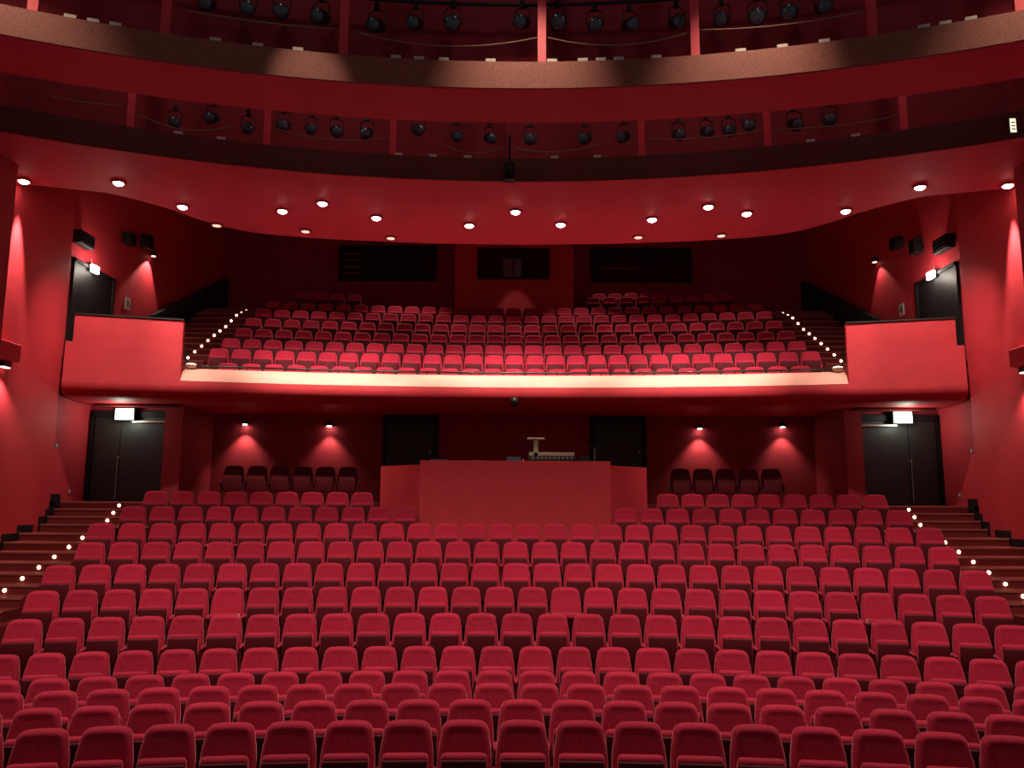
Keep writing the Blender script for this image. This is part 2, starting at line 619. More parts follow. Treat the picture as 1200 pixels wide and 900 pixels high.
def make_seat(name, folded=True, shell=True, both=False):
    t = thing(name, None, None)
    link('backrest', ME_BACK, t)
    if folded:
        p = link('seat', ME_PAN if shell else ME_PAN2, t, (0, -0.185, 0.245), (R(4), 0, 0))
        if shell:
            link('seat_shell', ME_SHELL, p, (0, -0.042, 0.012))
    else:
        p = link('seat', ME_PAN, t, (0, -0.13, 0.455), (R(85), 0, 0))
        if shell:
            link('seat_shell', ME_SHELL, p, (0, -0.042, 0.012))
    for sx in ((-1, 1) if both else (1,)):
        link('armrest', ME_ARM, t, (sx * .275, 0, 0))
        link('side_panel', ME_SIDE, t, (sx * .275, 0, 0))
    return t


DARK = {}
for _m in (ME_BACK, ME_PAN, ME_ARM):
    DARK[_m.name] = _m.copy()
    DARK[_m.name].materials[0] = M['maroon']  # red velvet with the balcony's shade put into its colour
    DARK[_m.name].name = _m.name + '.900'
protos = {}


def place_seat(name, folded, both, rad, phi, z, label, group, shell=True):
    key = (name, folded, both, shell)
    if key not in protos:
        o = protos[key] = make_seat(name, folded, shell, both)
    else:
        o = copy_tree(protos[key])
    o.location = ap(rad, phi, z)
    o.rotation_euler = (0, 0, -phi)
    return tag(o, label, 'seat', group)


def row_phis(rad, z, ref, lo, hi):
    """seat angles: a seat at pixel ref, pitch 0.55 m, kept while their pixel lies in [lo, hi]"""
    st = 0.55 / rad
    p0 = arc_phi(ref, rad, z)
    out = []
    for k in range(-30, 31):
        ph = p0 + k * st
        if abs(ph) > 0.55:
            continue
        x = project(ap(rad, ph, z))[0]
        if lo <= x <= hi:
            out.append(ph)
    return out


ROWN = ['front', 'second', 'third', 'fourth', 'fifth', 'sixth', 'seventh', 'eighth', 'ninth', 'tenth', 'eleventh', 'twelfth']
# reference seat pixel and pixel extent of every stalls row
SROW = [(612.5, -28, 1228), (611, -26, 1226), (632.5, -24, 1224), (629, -22, 1222), (627.5, -20, 1220),
        (606, 12, 1200), (624, 40, 1172), (605, 60, 1150), (604.4, 98, 1110), (619, 112, 1095)]
OPEN = {6: (273, 662, 1021)}
n_seat = 0
for i, (ref, lo, hi) in enumerate(SROW):
    zt = SF[i] + .88
    phs = row_phis(SR[i], zt, ref, lo, hi)
    for k, ph in enumerate(phs):
        px = project(ap(SR[i], ph, zt))[0]
        down = any(abs(px - q) < 19 for q in OPEN.get(i, ()))
        lab = f'red plush {"folded-down" if down else "tip-up"} seat, {place(k, len(phs))} in the {ROWN[i]} stalls row' + (' from the front' if i else '')
        place_seat('stalls_chair', not down, k == 0, SR[i], ph, SF[i], lab, 'stalls seats')
        n_seat += 1
for i, blocks in ((10, ((445, 150, 478, 'left'), (763, 725, 1058, 'right'))), (11, ((425, 172, 434, 'left'), (782, 774, 1032, 'right')))):
    zt = SF[i] + .88
    for ref, lo, hi, side in blocks:
        phs = row_phis(SR[i], zt, ref, lo, hi)
        for k, ph in enumerate(phs):
            lab = f'red plush tip-up seat, {place(k, len(phs))} in the {ROWN[i]} stalls row, {side} of the booth'
            place_seat('stalls_chair', True, k == 0, SR[i], ph, SF[i], lab, 'stalls seats')
            n_seat += 1
# rear wall seats, their velvet darkened in place of the balcony's shade
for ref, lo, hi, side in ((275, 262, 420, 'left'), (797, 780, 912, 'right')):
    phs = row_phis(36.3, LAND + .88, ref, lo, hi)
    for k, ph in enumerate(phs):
        lab = f'shade-darkened red seat, {place(k, len(phs))} under the wall lamps {side} of the booth'
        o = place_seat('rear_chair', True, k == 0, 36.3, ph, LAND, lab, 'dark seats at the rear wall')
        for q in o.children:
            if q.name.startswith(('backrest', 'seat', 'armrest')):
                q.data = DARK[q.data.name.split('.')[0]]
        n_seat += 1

# balcony seats
BROW = [(602.5, [(257, 951)]), (603, [(244, 963)]), (602, [(259, 946)]), (603, [(274, 930)]), (602, [(289, 917)]), (602, [(298, 905)]),
        (602, [(311, 892)]), (376, [(346, 425), ]), (697, [(690, 850)])]
n_b = 0
for i, (ref, spans) in enumerate(BROW):
    j = i
    for lo, hi in spans:
        zt = BF[j] + .88
        phs = row_phis(BR[j], zt, ref, lo, hi)
        for k, ph in enumerate(phs):
            lab = f'red balcony seat, {place(k, len(phs))} in the {ROWN[i]} balcony row' + (' from the rail' if i else ' behind the rail')
            if i == 7:
                lab = f'red balcony seat, {place(k, len(phs))} in the topmost row left of the projection room'
            if i == 8:
                continue
            place_seat('gallery_chair', True, False, BR[j], ph, BF[j], lab, 'balcony seats', shell=False)
            n_b += 1
for j, lo, hi, ref, nm in ((7, 681, 862, 695, 'second highest'), (8, 694, 780, 702, 'topmost')):
    phs = row_phis(BR[j], BF[j] + .88, ref, lo, hi)
    for k, ph in enumerate(phs):
        lab = f'red balcony seat, {place(k, len(phs))} in the {nm} row right of the projection room'
        place_seat('gallery_chair', True, False, BR[j], ph, BF[j], lab, 'balcony seats', shell=False)
        n_b += 1
print('SEATS', n_seat, n_b)

# ================================================================== STAIRS
def lamp_disc(rad, mt):
    return MB().lathe([(rad * .2, -.012), (rad, -.006), (rad, .0), (rad * .5, .004)], 12).mesh('step_lamp', mt, True)


ME_SLAMP = lamp_disc(0.034, M['step_lamp'])


def stairs(label, s, xin, xout, levels, lab_l, group_l, zero, lamp_in=.6):
    """levels: list of (radius of riser, top z, depth)"""
    st = thing('aisle_staircase', label, 'stairs')
    n = len(levels)
    for q, (rr, z, dep) in enumerate(levels):
        x0, x1 = sorted((s * xin, s * xout))
        yy = ARC + math.sqrt(rr * rr - xin * xin)
        sp = MB().box(x0, x1, yy, yy + dep + .02, z - .5, z).build('step', M['step'], st)
        MB().box(x0, x1, yy - .015, yy + .045, z - .03, z + .006).build('nosing', M['nosing'], sp)
        if q >= zero:
            p = Vector((s * (xin + lamp_in), yy - .014, z - .085))
            lo = link('step_lamp', ME_SLAMP, None, p, (R(90), 0, 0))
            k = q - zero
            tag(lo, f'small glowing step lamp, {ORD[k]} from the bottom of the {lab_l}', 'lamp', group_l)
    return st


lev = []
for i in range(5, 12):
    dep = 0.465
    dz = SF[i] - SF[i - 1]
    rb = SR[i] - .62
    lev.append((rb - dep, SF[i] - dz / 2, dep))
    lev.append((rb, SF[i], dep))
lev.append((rl - .23, SF[11] + .16, .23))
lev.append((rl, 2.53, .23))
lev.append((rl + .23, 2.69, .23))
lev.append((rl + .46, LAND, .2))
for s, side in ((-1, 'left'), (1, 'right')):
    stairs(f'carpeted stalls stairs with pale step edges beside the {side} wall', s, 8.25, XW - .02, lev, f'{side} stalls stairs', 'stalls step lamps', 4)
    # stepped black skirting along the wall
    mb = MB()
    for (rr, z, dep) in lev:
        yy = ARC + math.sqrt(rr * rr - 8.25 ** 2)
        x0, x1 = sorted((s * (XW - .035), s * (XW + .01)))
        mb.box(x0, x1, yy - .04, min(yy + dep, 17.66), z - .1, z + .16)
    tag(mb.build('baseboard_' + side, M['black']), f'black stepped skirting along the {side} wall stairs', 'skirting', kind='structure')
blev = []
for i in range(1, 9):
    dz = BF[i] - BF[i - 1]
    rb = BR[i] - .5
    blev.append((rb - .44, BF[i] - dz / 2, .44))
    blev.append((rb, BF[i], .44))
for s, side in ((-1, 'left'), (1, 'right')):
    stairs(f'dim balcony stairs with lamps at the {side} of the balcony seats', s, 8.3, XB - .3, blev, f'{side} balcony stairs', 'balcony step lamps', 0)
    # raked dark parapet on the side wall
    y0, y1 = 22.1, 27.6
    za = lambda y: 8.15 + (y - 22.2) * .475
    x0, x1 = sorted((s * (XB - .26), s * (XB - .08)))
    mb = MB()
    mb.hexa([(x0, y0, 6.0), (x1, y0, 6.0), (x1, y0, za(y0)), (x0, y0, za(y0))], [(x0, y1, 6.0), (x1, y1, 6.0), (x1, y1, za(y1)), (x0, y1, za(y1))])
    tag(mb.build('trim_' + ('1' if s < 0 else '2'), M['black']), f'dark raked parapet climbing beside the {side} balcony stairs', 'parapet', kind='structure')

# balcony handrail
hr = thing('balcony_rail', 'thin black handrail running along the lit balcony edge', 'railing')
RZ = 6.085
MB().tube([ap(35.66, -PB * .985 + 2 * PB * .985 * i / 60, RZ) for i in range(61)], 0.026, 8).build('handrail', M['rail'], hr, smooth=True)
for i in range(15):
    ph = -PB * .96 + 2 * PB * .96 * i / 14
    p = ap(35.66, ph, 0)
    MB().tube([(p.x, p.y, 5.35), (p.x, p.y, RZ)], 0.014, 6).build('post', M['rail'], hr)
for s in (-1, 1):
    pts = []
    for i in range(9):
        t = i / 8
        pts.append(ap(35.66 + .9 * t, s * (PB * .985 + .0085 * math.sin(t * math.pi / 2) * 1.0), RZ + .62 * t ** 1.5))
    MB().tube(pts, 0.022, 8).build('end_rail', M['rail'], hr, smooth=True)
# bowl lamps at both rail ends
for s, side in ((-1, 'left'), (1, 'right')):
    p = ap(35.45, s * (PB - .004), 5.98)
    bl = thing('bowl_lamp', f'small glowing bowl lamp at the {side} tip of the balcony edge', 'lamp', p)
    MB().lathe([(.05, 0), (.11, .05), (.13, .10), (.12, .10)], 14).build('bowl', M['beige'], bl, smooth=True)
    MB().lathe([(.10, .10), (.11, .115), (.05, .13)], 14).build('glow', M['lamp_soft'], bl, smooth=True)

# ================================================================== CONTROL BOOTH
booth = thing('control_booth', 'plain red three-sided control booth behind the centre seats', 'control booth')
BYF = 17.42
zb = at(600, 540, BYF).z
xa, xb = at(492, 560, BYF).x, at(716, 560, BYF).x
yw = 18.5
xc, xd = at(446, 560, yw).x, at(758, 560, yw).x
MB().box(xa, xb, BYF, BYF + .08, 1.2, zb).build('front_panel', M['wall'], booth, bevel=.008)
for (x0, x1) in ((xa, xc), (xb, xd)):
    mb = MB()
    v = Vector((x1 - x0, yw - BYF, 0)).normalized()
    nn = Vector((-v.y, v.x, 0))
    if nn.y < 0:
        nn = -nn
    q = nn * .08
    a_, b_ = Vector((x0, BYF + .01, 0)), Vector((x1, yw, 0))
    dz = .09
    mb.hexa([a_ + Vector((0, 0, 1.6)), b_ + Vector((0, 0, 1.6)), b_ + q + Vector((0, 0, 1.6)), a_ + q + Vector((0, 0, 1.6))],
            [a_ + Vector((0, 0, zb - dz)), b_ + Vector((0, 0, zb - dz)), b_ + q + Vector((0, 0, zb - dz)), a_ + q + Vector((0, 0, zb - dz))])
    mb.build('wing_panel', M['wall'], booth)
MB().box(xa + .02, xb - .02, BYF + .08, BYF + 1.0, zb - .22, zb - .17).build('desk_top', M['black'], booth)
for sx in (xa + .1, xb - .1):
    MB().box(sx - .04, sx + .04, BYF + .9, BYF + .98, LAND, zb - .22).build('desk_leg', M['black'], booth)
zd = zb - .17


def on_desk(px, Y):
    return at(px, 540, Y).x


# mixing console
x = on_desk(647, 17.9)
mc = thing('mixing_console', 'long low mixing console with pale top edge on the booth desk', 'console', (x, 17.85, zd))
w = .52
mb = MB()
mb.hexa([(-w, -.25, 0), (-w, .3, 0), (-w, .3, .34), (-w, -.25, .20)], [(w, -.25, 0), (w, .3, 0), (w, .3, .34), (w, -.25, .20)])
mb.build('console_body', M['dark_metal'], mc)
MB().box(-w, w, .24, .32, .30, .40).build('meter_bridge', M['beige'], mc, bevel=.01)
for i in range(10):
    MB().box(-.44 + i * .095, -.41 + i * .095, -.08, -.04, .235, .27).build('fader', M['white'], mc)
# T-shaped task lamp
x = on_desk(628, 18.1)
tl = thing('desk_lamp', 'pale T-shaped lamp standing on the mixing console', 'lamp', (x, 18.12, zd))
zt_ = at(628, 513, 18.12).z - zd
MB().lathe([(.09, 0), (.09, .02), (.03, .03)], 12).build('lamp_base', M['dark_metal'], tl)
MB().box(-.055, .055, -.03, .03, .02, zt_ - .05).build('stem', M['beige'], tl, bevel=.01)
MB().box(-.20, .20, -.07, .07, zt_ - .05, zt_).build('head', M['beige'], tl, bevel=.015)
# laptop
x = on_desk(602, 17.8)
lp = thing('laptop', 'open dark blue laptop to the left of the console', 'laptop', (x, 17.75, zd))
MB().box(-.16, .16, -.12, .12, 0, .02).build('laptop_base', M['dark_metal'], lp)
MB().box(-.16, .16, 0, .012, 0, .27, rot=Matrix.Rotation(R(-12), 3, 'X'), loc=(0, .12, .02)).build('screen', M['blue'], lp)
# cup, papers, chair, stands
x = on_desk(613, 17.6)
cp = thing('bottle', 'small white bottle on the booth desk edge', 'bottle', (x, 17.58, zd))
MB().lathe([(.03, 0), (.032, .01), (.032, .17), (.012, .20)], 12).build('bottle_body', M['white'], cp, smooth=True)
MB().lathe([(.014, .20), (.014, .23), (.01, .235)], 10).build('cap', M['grey'], cp)
x = on_desk(561, 17.55)
pp = MB()
for i in range(4):
    pp.box(-.13 + i * .004, .13 + i * .004, -.09, .09, i * .045, i * .045 + .042)
tag(pp.build('paper_stack', M['white'], loc=(x, 17.6, zd)), 'stack of white papers on the booth desk', 'papers')
x = on_desk(514, 18.6)
ch = thing('operator_chair', 'dark operator chair behind the booth front beside black doorway', 'chair', (x, 18.6, LAND))
MB().box(-.22, .22, -.05, .03, .62, 1.02).build('backrest', M['black'], ch, bevel=.03)
MB().box(-.23, .23, -.45, .02, .44, .52).build('seat', M['black'], ch, bevel=.02)
MB().tube([(0, -.2, .06), (0, -.2, .45)], .03).build('gas_lift', M['dark_metal'], ch)
MB().box(-.02, .02, 0, .03, .45, .7).build('back_bar', M['dark_metal'], ch)
for i in range(5):
    a = i * 2 * math.pi / 5
    MB().tube([(0, -.2, .07), (.28 * math.cos(a), -.2 + .28 * math.sin(a), .03)], .022, 6).build('foot', M['dark_metal'], ch)
x = on_desk(697, 18.2)
ms = thing('music_stand', 'thin dark stand with an angled arm beside the console', 'stand', (x, 18.25, zd))
MB().lathe([(.08, 0), (.08, .015), (.02, .025)], 12).build('stand_base', M['dark_metal'], ms)
MB().tube([(0, 0, .02), (0, 0, .52)], .011, 6).build('pole', M['metal'], ms)
MB().tube([(.06, 0, .48), (-.16, -.05, .55)], .012, 6).build('arm', M['dark_metal'], ms)
MB().lathe([(.03, 0), (.045, .06), (.02, .08)], 10).build('head', M['dark_metal'], ms, loc=(.05, 0, .36))
x = on_desk(684, 18.35)
sp = thing('desk_speaker', 'small black speaker at the right end of the booth desk', 'loudspeaker', (x, 18.3, zd))
MB().box(-.13, .13, -.1, .1, 0, .34).build('cabinet', M['black'], sp, bevel=.01)
MB().lathe([(.07, 0), (.08, .01), (.03, -.01)], 12).build('driver', M['dark_metal'], sp, loc=(0, -.1, .14), rot=(R(90), 0, 0))

# ================================================================== DOORS
for n, (p0, p1, s, side) in enumerate(((106, 195, -1, 'left'), (1008, 1101, 1, 'right')), 1):
    x0, x1 = at(p0, 530, DY).x, at(p1, 530, DY).x
    zt_ = LAND + 2.16
    d = tag(MB().box(x0 - .02, x1 + .02, DY + .12, DY + .16, LAND, zt_ + .05).build(f'door_{n}', M['door']), f'black double exit door at the top of the {side} stalls stairs', 'door', kind='structure')
    split = x0 + (x1 - x0) * (.36 if s < 0 else .64)
    for a_, b_ in ((x0 + .02, split - .012), (split + .012, x1 - .02)):
        MB().box(a_, b_, DY + .07, DY + .12, LAND + .02, zt_ - .1).build('door_leaf', M['door'], d, bevel=.006)
    MB().box(x0 - .07, x0, DY, DY + .14, LAND, zt_).build('door_frame', M['black'], d)
    MB().box(x1, x1 + .07, DY, DY + .14, LAND, zt_).build('door_frame', M['black'], d)
    MB().box(x0 - .07, x1 + .07, DY, DY + .14, zt_ - .1, zt_ + .05).build('door_frame', M['black'], d)
    # closer bar at the head
    ca, cb = (split + .3, x1 - .06) if s < 0 else (x0 + .06, split - .3)
    MB().box(ca, cb, DY - .02, DY + .06, zt_ - .24, zt_ - .19).build('door_closer', M['metal'], d, bevel=.006)
    MB().tube([(split, DY + .02, LAND + .05), (split, DY + .02, LAND + 1.1)], .014, 8).build('pull_handle', M['metal'], d)
    MB().box(split - .02, split + .02, DY + .01, DY + .08, LAND + 1.05, LAND + 1.1).build('handle_bracket', M['metal'], d)
    # exit sign
    px, py = ((146, 485) if s < 0 else (1058, 489))
    c = at(px, py, DY - .15)
    es = thing('exit_sign', f'glowing white-green exit sign above the {side} black double door', 'exit sign', c, group='exit signs')
    MB().box(-.25, .25, 0, .09, -.16, .15).build('sign_case', M['dark_metal'], es, bevel=.006)
    MB().box(-.225, .225, -.012, 0, -.14, .13).build('sign_panel', M['exit'], es)
    MB().box(.12, .135, -.016, -.012, -.12, .11).build('door_mark', M['exit_mark'], es)
    MB().box(-.15, -.14, -.016, -.012, -.12, .11).build('door_mark', M['exit_mark'], es)
    MB().box(-.02, .02, .02, .06, .15, 5.2 - c.z).build('hanger', M['dark_metal'], es)
    point('exit_glow', (c.x, c.y - .25, c.z - .1), 16, .12, (.9, 1, .85))
for n, (p0, p1, side) in enumerate(((449, 513, 'left'), (692, 757, 'right')), 3):
    x0, x1 = at(p0, 510, 21.3).x, at(p1, 510, 21.3).x
    d = tag(MB().box(x0, x1, 21.34, 21.4, LAND, 5.19).build(f'door_{n}', M['black']), f'black doorway behind the {side} side of the control booth', 'door', kind='structure')
    MB().box(x0 + .1, x1 - .1, 21.30, 21.34, LAND, 4.95).build('door_leaf', M['door'], d, bevel=.005)
    MB().box(x0, x0 + .08, 21.26, 21.4, LAND, 5.19).build('door_frame', M['black'], d)
    MB().box(x1 - .08, x1, 21.26, 21.4, LAND, 5.19).build('door_frame', M['black'], d)
    MB().box(x0 + .2, x1 - .2, 21.24, 21.3, 4.72, 4.76).build('door_closer', M['dark_metal'], d)
    MB().lathe([(.03, 0), (.035, .03), (.02, .05)], 10).build('knob', M['metal'], d, loc=(x1 - .2, 21.3, LAND + 1.35), rot=(R(90), 0, 0))
# dark doors of the boxes, on the side walls
for n, (s, side) in enumerate(((-1, 'left'), (1, 'right')), 5):
    xi = s * XB
    x0, x1 = sorted((xi - s * .04, xi + s * .02))
    d = tag(MB().box(x0, x1, 18.25, 20.05, 6.1, 8.5).build(f'door_{n}', M['black']), f'dark open doorway behind the {side} balcony box', 'door', kind='structure')
    x0, x1 = sorted((xi - s * .08, xi))
    for y0, y1, z0, z1 in ((18.18, 18.26, 6.1, 8.58), (20.04, 20.12, 6.1, 8.58), (18.18, 20.12, 8.5, 8.58)):
        MB().box(x0, x1, y0, y1, z0, z1).build('door_frame', M['black'], d)

# ================================================================== WINDOWS
def window(n, p0, p1, q0, q1, Y, label):
    a_, b_ = at(p0, q1, Y), at(p1, q0, Y)
    x0, x1, z0, z1 = a_.x, b_.x, a_.z, b_.z
    w = tag(MB().box(x0, x1, Y - .05, Y - .02, z0, z1).build(f'window_{n}', M['glass']), label, 'window', kind='structure')
    f = .07
    for (u0, u1, v0, v1) in ((x0 - f, x0, z0 - f, z1 + f), (x1, x1 + f, z0 - f, z1 + f), (x0, x1, z0 - f, z0), (x0, x1, z1, z1 + f)):
        MB().box(u0, u1, Y - .10, Y - .0, v0, v1).build('window_frame', M['black'], w)
    return w, x0, x1, z0, z1


w, x0, x1, z0, z1 = window(1, 399, 509, 291, 327, 27.58, 'wide dark window left of the projection room')
for i in range(4):
    MB().box(x0 + .08, x0 + .75, 27.51, 27.525, z0 + .18 + i * .24, z0 + .22 + i * .24).build('reflection_stripe', M['wall_dark'], w)  # reflected lines on the glass, built as thin dull strips
w, x0, x1, z0, z1 = window(2, 562, 641, 294, 325, PBY - .01, 'small dark window in the projection room front')
xm = at(600, 310, PBY).x
MB().box(xm - .30, xm + .32, PBY - .075, PBY - .06, z0 + .02, z0 + .66).build('grey_panel', M['grey'], w)
MB().tube([(xm + .05, PBY - .085, z0 + .1), (xm + .05, PBY - .085, z1 - .08)], .025, 6).build('mullion', M['dark_metal'], w)
w, x0, x1, z0, z1 = window(3, 695, 807, 294, 329, 27.58, 'wide dark window right of the projection room')
MB().box(x0 + .3, x0 + 1.6, 27.51, 27.525, z0 + .42, z0 + .46).build('reflection_stripe', M['wall_dark'], w)  # faint reflection on the glass, built as a single strip

# ================================================================== CEILING DOWNLIGHTS
def on_ceiling(px, py):
    a = at(px, py, 10.0)
    k = (CEIL - CZ) / (a.z - CZ)
    return Vector((a.x * k, a.y * k, CEIL))


ME_RIM = MB().lathe([(.10, 0.03), (.10, -.035), (.135, -.045), (.15, -.02), (.15, .03)], 20).mesh('trim_ring', M['wall_dark'], True)
ME_DISC = MB().lathe([(.095, .02), (.095, -.05), (.06, -.075), (.02, -.085)], 16).mesh('lens', M['lamp'], True)
ME_DISC2 = MB().lathe([(.095, .02), (.095, -.04), (.06, -.05), (.02, -.055)], 16).mesh('lens', M['lamp_dim'], True)
FRONT = [(139, 213), (378, 237), (604, 247), (830, 241), (1078, 218)]
MID = [(214, 241), (331, 246), (441, 254), (550, 263), (657, 262), (764, 256), (875, 249), (991, 246)]
BACK = [(254, 263), (358, 270), (458, 278), (748, 277), (845, 275)]
for lst, nm, grp, pw, disc, ang in ((FRONT, 'front', 'front arc of downlights', 1050, ME_DISC, 70), (MID, 'middle', 'middle arc of downlights', 460, ME_DISC, 62), (BACK, 'rear', 'rear arc of downlights', 30, ME_DISC2, 70)):
    for k, (px, py) in enumerate(lst):
        p = on_ceiling(px, py)
        t = thing('downlight', f'round ceiling downlight, {place(k, len(lst))} in the {nm} arc above the balcony', 'downlight', p, group=grp)
        link('trim_ring', ME_RIM, t)
        link('lens', disc, t)
        big = (px in (441, 991))
        aim = Vector((p.x, p.y + (2.7 if lst is FRONT else 2.9), 6.0))
        w_ = pw
        if lst is FRONT and k in (0, 4):
            aim, w_ = Vector((p.x * 1.13, 17.7, 6.2)), 620
        spot('downlight_beam', (p.x, p.y, p.z - .12), aim, w_, ang, .8, .08)

# wall-grazing lights at the front ends of the side walls
for s, side, px in ((-1, 'left', 30), (1, 'right', 1185)):
    p = Vector((s * 9.95, 15.30, CEIL))
    t = thing('wall_grazer', f'bright ceiling light washing down the {side} wall strip', 'downlight', p, group='wall washing lights')
    link('trim_ring', ME_RIM, t)
    link('lens', ME_DISC, t)
    spot('grazer_beam', (s * 9.98, 15.62, p.z - .1), (s * 10.2, 15.62, 6.6), 1300, 30, .7, .05)
    # niche lamp below the ledge
    q = Vector((s * 10.12, 15.55, 5.5))
    t = thing('ledge_lamp', f'wall lamp glowing below the ledge on the {side} wall', 'lamp', q, group='ledge lamps')
    MB().box(-.05, .05, -.12, .12, 0, .1).build('lamp_body', M['dark_metal'], t)
    MB().box(-.04, .04, -.1, .1, -.02, 0).build('glow', M['lamp_soft'], t)
    spot('ledge_beam', (s * 10.0, 15.5, 5.4), (s * 10.12, 15.5, 3.0), 90, 100, .8, .05)

# wall lamps under the balcony
for k, (px, py, wt) in enumerate(((287, 497, 62), (386, 499, 48), (820, 502, 62), (917, 500, 48))):
    p = at(px, py, 21.28)
    t = thing('wall_lamp', f'small wall lamp over a pink glow, {place(k, 4)} on the rear wall', 'lamp', p, group='rear wall lamps')
    MB().lathe([(.04, .12), (.075, .07), (.08, -.01), (.07, -.01)], 14).build('shade', M['dark_metal'], t, smooth=True)
    MB().lathe([(.06, .0), (.062, -.02), (.03, -.03)], 14).build('bulb', M['lamp'], t, smooth=True)
    MB().box(-.02, .02, .05, .13, .05, .09).build('bracket', M['dark_metal'], t)
    spot('wall_lamp_beam', (p.x, 21.17, p.z - .09), (p.x, 21.29, p.z - 1.2), wt, 92, .75, .03, (1, .78, .6))

# side wall scallop lamps, emergency floods, signs, speakers on the balcony side walls
for s, side in ((-1, 'left'), (1, 'right')):
    X = s * (XB - .10)
    px, py = ((180, 299) if s < 0 else (1025, 306))
    p = at_x(px, py, X)
    t = thing('scallop_lamp', f'small wall lamp casting a scallop beside the {side} balcony stairs', 'lamp', p, group='scallop lamps')
    MB().lathe([(.05, .12), (.07, .08), (.07, -.03), (.06, -.03)], 12).build('shade', M['dark_metal'], t, smooth=True)
    MB().lathe([(.055, -.02), (.06, -.04), (.02, -.05)], 12).build('bulb', M['lamp_soft'], t, smooth=True)
    MB().box(*sorted((0.0, s * .12)), -.02, .02, .02, .05).build('bracket', M['dark_metal'], t)
    spot('scallop_beam', (X - s * .12, p.y - .05, p.z - .02), (s * (XB - .1), p.y - .25, p.z - 1.3), 120 if s < 0 else 34, 84, .45, .03)
    px, py = ((112, 315) if s < 0 else (1090, 322))
    p = at_x(px, py, s * (XB - .16))
    t = thing('flood_lamp', f'bright boxy flood lamp over the {side} box doorway', 'lamp', p, group='flood lamps')
    MB().box(*sorted((s * .04, s * .14)), -.16, .16, -.09, .09).build('case', M['dark_metal'], t, bevel=.01)
    MB().box(*sorted((-s * .04, s * .04)), -.18, .12, -.11, .07).build('glow', M['flood'], t, bevel=.015)
    MB().tube([(s * .08, .0, .08), (s * .1, -.05, .24)], .015, 6).build('arm', M['metal'], t)
    point('flood_glow', (p.x - s * .25, p.y - .15, p.z - .1), 26, .08)
    px, py = ((150, 356) if s < 0 else (1056, 363))
    p = at_x(px, py, s * (XB - .03))
    t = thing('wall_sign', f'small white sign plate on the wall above the {side} box', 'sign', p)
    MB().box(*sorted((-s * .0, s * .03)), -.12, .12, -.16, .16).build('plate', M['white'], t)
    MB().box(*sorted((-s * .006, 0)), -.05, .05, -.08, .09).build('dark_square', M['grey'], t)
for k, (px, py, s, a_, b_, kind) in enumerate(((98, 281, -1, .32, .16, 'black louvred box above the left box doorway'), (152, 280, -1, .18, .16, 'black loudspeaker between the louvred box and the left scallop lamp'),
                                         (173, 284, -1, .15, .2, 'black spotlight next to the left scallop lamp'),
                                         (1106, 286, 1, .32, .17, 'black louvred box above the right box doorway'), (1073, 289, 1, .16, .19, 'black loudspeaker beside the right louvred box'),
                                         (1050, 285, 1, .18, .15, 'black spotlight highest towards the right balcony stairs'))):
    p = at_x(px, py, s * (XB - .2))
    t = thing('wall_speaker' if 'speaker' in kind else ('wall_spotlight' if 'spotlight' in kind else 'louvred_box'), kind, 'loudspeaker' if 'speaker' in kind else ('spotlight' if 'spotlight' in kind else 'vent'), p)
    MB().box(-.11, .11, -a_, a_, -b_, b_).build('case', M['black'], t, bevel=.02)
    MB().box(*sorted((s * .1, s * .21)), -.04, .04, -.04, .04).build('bracket', M['black'], t)
    for q in range(3):
        MB().box(*sorted((-s * .125, -s * .11)), -a_ * .8, a_ * .8, -b_ * .7 + q * b_ * .6, -b_ * .7 + q * b_ * .6 + .03).build('grille_bar', M['dark_metal'], t)
# little switches on the side returns under the boxes
for (px, py, s, lab) in ((66, 522, -1, 'small pale switch on the left wall edge under the box'), (81, 576, -1, 'pale light switch low beside the left black door'), (1139, 528, 1, 'small pale switch on the right wall edge under the box'), (1125, 580, 1, 'pale light switch low beside the right black door')):
    p = at_x(px, py, s * (XB - .01 if px in (81, 1125) else XW - .01))
    t = thing('wall_switch', lab, 'switch', p)
    MB().box(-.012, .012, -.04, .04, -.07, .07).build('plate', M['grey'], t, bevel=.004)
    MB().box(*sorted((-s * .022, 0)), -.025, .025, -.03, .03).build('rocker', M['white'], t)
# glowing sign at the far end of the farther bridge
p = at(1187, 147, 13.05)
t = thing('bridge_sign', 'small glowing yellowish sign at the right end of the bridge', 'sign', p)
MB().box(-.06, .06, 0, .05, -.14, .14).build('case', M['dark_metal'], t)
MB().box(-.05, .05, -.01, 0, -.125, .125).build('panel', mat('pale_sign', (1, .95, .7), .5, 0, emit=(1, .93, .66), estr=1.1), t)
for q in range(3):
    MB().box(-.035, .035, -.014, -.01, -.08 + q * .06, -.06 + q * .06).build('stripe', M['grey'], t)
# dome camera on the balcony nose, black projector on the farther bridge
p = at(603, 471, 19.0)
t = thing('dome_camera', 'small dark dome camera under the middle of the balcony edge', 'camera', p)
MB().lathe([(.10, .09), (.105, .0), (.10, -.02)], 16).build('housing', M['dark_metal'], t, smooth=True)
MB().lathe([(.095, -.02), (.085, -.07), (.05, -.11), (.01, -.12)], 16).build('dome', M['glass'], t, smooth=True)
MB().box(-.03, .03, -.0, .35, .05, .1).build('bracket', M['dark_metal'], t)
p = at(597, 200, 15.05)
t = thing('hanging_projector', 'black projector hanging on the middle of the farther bridge', 'projector', p)
MB().box(-.11, .11, -.12, .12, -.22, .16).build('body', M['black'], t, bevel=.03)
MB().lathe([(.06, 0), (.07, .08), (.05, .09)], 14).build('lens', M['dark_metal'], t, loc=(0, -.12, -.05), rot=(R(90), 0, 0))
MB().box(-.025, .025, -.02, .03, .16, .75).build('hanger', M['black'], t)

